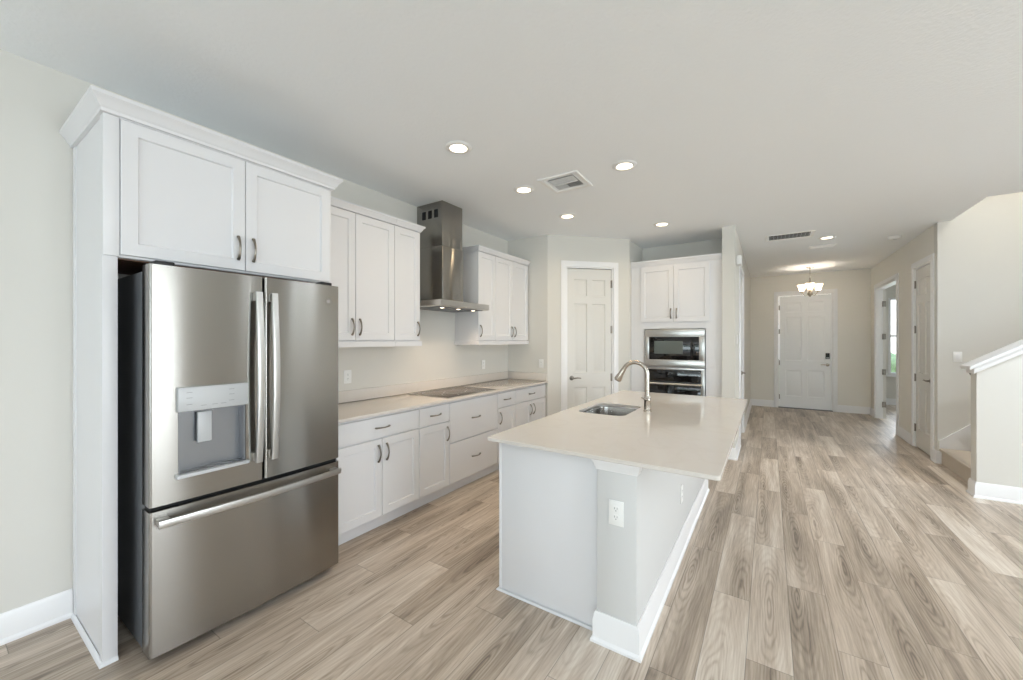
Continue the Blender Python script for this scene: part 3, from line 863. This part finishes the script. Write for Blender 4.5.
# ------------------------------------------------------------------ oven tower
TX0, TX1, TY = -1.607, -.4855, 5.50
ot = thing('oven_cabinet', 'tall white cabinet holding the microwave and wall oven', 'cabinet', (TX0, TY, 0), 0)
TW = TX1 - TX0; TD = 6.083 - TY
ax0, ax1 = -1.430 - TX0, -.670 - TX0          # appliance opening
MB().box(0, ax0, 0, TD, .001, 2.455).box(ax1, TW, 0, TD, .001, 2.455).box(ax0, ax1, 0, TD, 1.600, 2.455).box(ax0, ax1, .0, TD, .001, .385).box(ax0, ax1, TD - .02, TD, .385, 1.6).box(ax0, ax1, .02, TD - .02, 1.0845, 1.0915).build('carcass', CAB, ot)
td0, td1 = -1.476 - TX0, -.621 - TX0; tm = (td0 + td1) / 2
cab_door(ot, td0, tm - .002, 1.690, 2.430, -.0005, tm - .036, 1.80)
cab_door(ot, tm + .002, td1, 1.690, 2.430, -.0005, tm + .036, 1.80)
cab_drawer(ot, td0, td1, .12, .36, -.0005)
cr = MB(); cr.sweep([(0, -.001), (TW, -.001)], [(o_, 2.456 + 1.3 * z_) for o_, z_ in CROWN]); cr.box(0, TW, 0, TD, 2.456, 2.462); cr.build('crown_moulding', CAB, ot)

mw = thing('microwave', 'built-in stainless microwave with black glass door', 'microwave', (-1.05, TY, 1.092), 0)
mw_w = .372
MB().box(-mw_w + .012, mw_w - .012, -.001, .42, .012, .49).build('body', DSTEEL, mw)
tf = MB()
tf.box(-mw_w, mw_w, -.020, -.0015, .405, .500, .002).box(-mw_w, mw_w, -.020, -.0015, .004, .096, .002).box(-mw_w, -.312, -.020, -.0015, .096, .405, .001).box(.306, mw_w, -.020, -.0015, .096, .405, .001)
tf.build('trim_frame', STEEL2, mw)
dr_ = MB().box(-.3115, .206, -.018, -.0015, .097, .404, .002).build('door', BLACKG, mw)
WING = mat('mesh_window', rgb(92, 96, 90), .12, .3, vary=.05)
MB().box(-.245, .115, -.0195, -.0182, .175, .345).build('viewing_window', WING, dr_)
MB().box(.2065, .3055, -.018, -.0015, .097, .404, .002).build('control_panel', BLACKG, mw)
MB().box(-.325, .318, -.0225, -.0201, .400, .404).build('trim_edge', STEEL2, mw)

ov = thing('wall_oven', 'built-in stainless and black glass wall oven under the microwave', 'oven', (-1.05, TY, .386), 0)
MB().box(-.365, .365, -.001, .55, .002, .695).build('body', DSTEEL, ov)
MB().box(-mw_w, mw_w, -.022, -.0015, .672, .698, .002).box(.328, mw_w, -.022, -.0015, .10, .672, .002).box(-mw_w, -.328, -.022, -.0015, .10, .672, .002).box(-mw_w, mw_w, -.022, -.0015, .004, .10, .002).build('steel_frame', STEEL2, ov)
cpn = MB().box(-.3275, .3275, -.020, -.0015, .515, .6715, .002).build('control_panel', BLACKG, ov)
MB().box(-.07, .05, -.0212, -.0201, .575, .615).build('display', mat('dark_display', rgb(8, 10, 14), .08, vary=.02), cpn)
od = MB().box(-.3275, .3275, -.024, -.0015, .101, .510, .002).build('door', BLACKG, ov)
hb = MB(); hb.tube([(-.345, -.062, .488), (.345, -.062, .488)], .014, 14); hb.box(-.31, -.285, -.062, -.0245, .480, .496, .002).box(.285, .31, -.062, -.0245, .480, .496, .002)
hb.build('handle', STEEL2, od)


# ------------------------------------------------------------------ outlets and switches
def outlet(label, loc, rz):
    r = thing('wall_outlet', label, 'outlet', loc, rz, 'electrical outlets')
    MB().box(-.036, .036, -.006, -.0008, -.058, .058, .002).build('cover_plate', WHITEP, r)
    for s_ in (-1, 1):
        f = MB(); f.prism([(cos(2 * pi * i / 20) * .017, max(-.0135, min(.0135, sin(2 * pi * i / 20) * .017))) for i in range(20)], -.0075, -.0061, M=Matrix(((1, 0, 0, 0), (0, 0, 1, 0), (0, 1, 0, s_ * .0195), (0, 0, 0, 1))))
        q = f.build('receptacle', GREYP if False else WHITEP, r)
        sl_ = MB().box(-.0075, -.0055, -.0082, -.0075, s_ * .0195 - .001, s_ * .0195 + .008).box(.0050, .0070, -.0082, -.0075, s_ * .0195 - .001, s_ * .0195 + .007).box(-.0022, .0022, -.0082, -.0075, s_ * .0195 - .0095, s_ * .0195 - .0055)
        sl_.build('slots', DSTEEL, q)
    return r


outlet('white outlet on the island corner post', (-.600, 1.812, .637), 0)
outlet('white outlet low on the long side of the island', (-.5055, 2.90, .39), FACE_X)
outlet('white outlet above the counter near the refrigerator', (LX, 2.07, 1.13), FACE_X)
outlet('white outlet above the counter right of the cooktop', (LX, 4.01, 1.135), FACE_X)
outlet('white outlet on the short wall at the end of the counter', (-2.535, 4.58, 1.135), 0)


def switch(label, loc, rz, n):
    r = thing('light_switch', label, 'light switch', loc, rz)
    w_ = .036 + .023 * (n - 1)
    MB().box(-w_, w_, -.006, -.0008, -.058, .058, .002).build('cover_plate', WHITEP, r)
    for i in range(n):
        c_ = (i - (n - 1) / 2) * .046
        MB().box(c_ - .016, c_ + .016, -.0095, -.0062, -.033, .033, .0015).build('rocker', TRIM, r)


switch('square white light switch on the stair wall', (1.822, SY, 1.256), 0, 1)
switch('white light switch on the left hall wall', (HX1, 5.78, 1.46), FACE_X, 1)
bxo = thing('door_chime', 'small white chime box high on the left hall wall', 'door chime', (HX1, 5.80, 2.46), FACE_X)
MB().box(-.09, .09, -.055, -.001, -.05, .06, .006).build('cover', WHITEP, bxo)
MB().box(-.05, .05, -.058, -.0555, -.02, .03, .001).build('grille', GREYP, bxo)


# ------------------------------------------------------------------ ceiling fittings
def make_can(label):
    r = thing('recessed_light', label, 'ceiling light', (0, 0, CH), 0, 'recessed ceiling lights')
    MB().lathe([(.062, -.0005), (.095, -.0005), (.097, -.003), (.090, -.008), (.068, -.012), (.062, -.010)], (0, 0, 0), 36, cap=False).build('trim_ring', WHITEP, r)
    MB().lathe([(.001, -.0025), (.064, -.0025), (.064, -.006), (.001, -.007)], (0, 0, 0), 32).build('lens', LENS, r)
    return r


CANS = [(-1.872, 2.153, 'recessed light nearest the refrigerator, leftmost on the ceiling'),
        (-.961, 3.10, 'recessed light right of the square vent, over the island'),
        (-1.889, 3.085, 'recessed light just left of the square ceiling vent'),
        (-1.885, 4.011, 'recessed light farthest along the kitchen row, toward the pantry door'),
        (-1.07, 4.908, 'recessed light in front of the oven cabinet'),
        (.656, 6.779, 'recessed light in the hall beside the return grille')]
proto = None
for x_, y_, lb in CANS:
    o = make_can(lb) if proto is None else copy_tree(proto)
    proto = proto or o
    o['label'] = lb; o.location = (x_, y_, CH)
    area_light('can_lamp', (x_, y_, CH - .02), (0, 0, 0), .12, .12, 3 if x_ > 0 else 3.1, (1.0, .95, .88) if x_ > 0 else (1.0, .76, .47), shape='DISK', spread=radians(150))

# square three-way supply vent
sv = thing('supply_vent', 'square white louvred air vent in the kitchen ceiling', 'vent', (-1.498, 3.150, CH - .0005), 0)
vf = MB(); vf.sweep([(-.15, -.15), (-.15, .15), (.15, .15), (.15, -.15)], [(0, 0), (0, -.004), (-.012, -.010), (-.030, -.010), (-.034, 0)][::-1], closed=True); vf.build('frame', WHITEP, sv)
MB().box(-.118, .118, -.118, .118, -.002, -.0005).build('duct_opening', mat('duct_grey', rgb(96, 98, 100), .7, vary=.05), sv)
lo = MB()
for i in range(6):
    q = -.105 + i * .017
    lo.rings([[(-.115, q, -.002), (.115, q, -.002), (.115, q + .002, -.0052), (-.115, q + .002, -.0052)], [(-.115, q + .0018, -.002), (.115, q + .0018, -.002), (.115, q + .0040, -.0052), (-.115, q + .0040, -.0052)]])
lo.build('louvres', WHITEP, sv)
lo = MB()
for i in range(7):
    for s_ in (-1, 1):
        q = s_ * (.012 + i * .0155)
        lo.rings([[(q, .006, -.002), (q, .115, -.002), (q + s_ * .002, .115, -.0052), (q + s_ * .002, .006, -.0052)], [(q + .0018, .006, -.002), (q + .0018, .115, -.002), (q + s_ * .002 + .0018, .115, -.0052), (q + s_ * .002 + .0018, .006, -.0052)]])
lo.box(-.115, .115, -.002, .003, -.011, -.002)
lo.build('louvres', WHITEP, sv)

# rectangular return grille
rv = thing('return_grille', 'rectangular dark-slotted return air grille in the hall ceiling', 'vent', (.225, 6.42, CH - .0005), 0)
gw, gh = .245, .150
vf = MB(); vf.sweep([(-gw, -gh), (-gw, gh), (gw, gh), (gw, -gh)], [(0, 0), (0, -.006), (-.020, -.008), (-.024, 0)][::-1], closed=True); vf.build('frame', WHITEP, rv)
MB().box(-gw + .02, gw - .02, -gh + .02, gh - .02, -.0015, -.0003).build('filter', BLACKP, rv)
lo = MB()
for i in range(11):
    q = -gw + .03 + i * (2 * gw - .06) / 10; lo.box(q - .0015, q + .0015, -gh + .022, gh - .022, -.0035, -.0016)
for i in range(5):
    q = -gh + .05 + i * (2 * gh - .10) / 4; lo.box(-gw + .022, gw - .022, q - .0018, q + .0018, -.0033, -.0018)
lo.build('grid', GREYP, rv)

hv = thing('ceiling_register', 'slim white ceiling register beyond the hall recessed light', 'vent', (.66, 7.37, CH - .0005), 0)
MB().box(-.16, .16, -.08, .08, -.008, 0, .003).build('frame', WHITEP, hv)
lo = MB()
for i in range(7): lo.box(-.14, .14, -.062 + i * .019, -.054 + i * .019, -.013, -.0085, .001)
lo.build('louvres', WHITEP, hv)

sm_ = thing('smoke_detector', 'round white smoke detector on the hall ceiling near the closet', 'smoke detector', (1.41, 7.21, CH), 0)
MB().lathe([(.001, -.040), (.045, -.040), (.058, -.034), (.064, -.020), (.068, -.008), (.068, -.0005), (.001, -.0005)], (0, 0, 0), 32).build('housing', WHITEP, sm_)
MB().lathe([(.001, -.0435), (.018, -.043), (.018, -.0405), (.001, -.0405)], (0, 0, 0), 20).build('test_button', GREYP, sm_)

# chandelier in the entry
cl = thing('chandelier', 'brushed nickel chandelier with three lit glass bell shades', 'chandelier', (.65, 9.33, CH), 0)
MB().lathe([(.001, -.0005), (.064, -.0005), (.066, -.006), (.050, -.018), (.014, -.028), (.010, -.045), (.001, -.046)], (0, 0, 0), 28).build('ceiling_plate', NICKEL, cl)
chn = MB()
for i in range(7):
    a = i % 2; z = -.056 - i * .021
    pts = [((.008 * cos(t) if a else 0), (0 if a else .008 * cos(t)), z + .014 * sin(t)) for t in [2 * pi * k / 12 for k in range(13)]]
    chn.tube(pts, .0022, 6, cap=False)
chn.build('chain', NICKEL, cl)
MB().lathe([(.001, -.20), (.010, -.20), (.014, -.22), (.010, -.24), (.012, -.30), (.026, -.34), (.016, -.38), (.018, -.44), (.040, -.49), (.044, -.52), (.030, -.545), (.012, -.556), (.014, -.568), (.001, -.575)], (0, 0, 0), 24).build('stem', NICKEL, cl)
for k in range(3):
    a = radians(-94 + 120 * k); ux, uy = cos(a), sin(a); RR = .145
    pts = []
    for i in range(13):
        t = i / 12; rr2 = .02 + (RR - .02) * t; pts.append((ux * rr2, uy * rr2, -.50 - .045 * sin(pi * min(1, t * 1.1)) + .035 * t ** 3))
    am = MB(); am.tube(pts, .006, 8); am.lathe([(.001, -.475), (.022, -.475), (.026, -.462), (.018, -.450), (.001, -.449)], (ux * RR, uy * RR, 0), 16)
    arm = am.build('arm', NICKEL, cl)
    s_ = MB(); prof = [(.030, -.448), (.040, -.44), (.046, -.42), (.050, -.39), (.060, -.36), (.080, -.333)]
    n = 24
    ro = [[(ux * RR + r * cos(2 * pi * i / n), uy * RR + r * sin(2 * pi * i / n), z) for i in range(n)] for r, z in prof]
    ri = [[(ux * RR + (r - .004) * cos(2 * pi * i / n), uy * RR + (r - .004) * sin(2 * pi * i / n), z + .001) for i in range(n)] for r, z in reversed(prof)]
    s_.rings(ro + ri); s_.build('lamp_shade', SHADE, arm)
    d = bpy.data.lights.new('bulb', 'POINT'); d.energy = 3.0; d.color = (1.0, .92, .82); d.shadow_soft_size = .015
    o = bpy.data.objects.new('bulb', d); o.location = (.65 + ux * RR, 9.33 + uy * RR, CH - .40); COL.objects.link(o)

# ------------------------------------------------------------------ carpeted stairs and handrail
s_ = MB()
rise, run = .183, .28
for i in range(9):
    x0 = 1.69 + i * run
    s_.box(x0, x0 + run + (.03 if False else 0), 5.531, SY - .002 - .016, .001 if i == 0 else i * rise, (i + 1) * rise, .0)
    s_.box(x0 - .025, x0 + .02, 5.531, SY - .018, (i + 1) * rise - .035, (i + 1) * rise, .014)
    if i: s_.box(x0, x0 + run, 5.531, SY - .018, .001, i * rise)
struct(s_, 'stairs', CARPET, 'beige carpeted stairs behind the half wall', 'stairs')
sk = MB()
sk.prism([(1.676, .0), (4.2, .0), (4.2, 2.1), (1.95, .515), (1.70, .29), (1.676, .275)], SY - .016, SY - .001, M=Mxz)
struct(sk, 'trim_3', TRIM, 'white sloping skirt board along the stair wall', 'trim')
hr = thing('handrail', 'dark stair handrail end showing behind the half wall', 'handrail', (1.64, 5.545, 1.13), 0)
hm = MB(); hm.tube([(-.02, .045, -.002), (.0, .045, .002), (.05, .045, .035), (2.2, .045, .035 + 2.15 * sl)], .019, 12); hm.build('rail', DSTEEL, hr)
hm = MB()
for t in (.15, 1.1, 2.0): hm.tube([(t, -.0005 - .0, .0 + t * sl), (t, .03, -.03 + t * sl), (t, .045, -.01 + t * sl)], .007, 8)
hm.build('bracket', DSTEEL, hr)
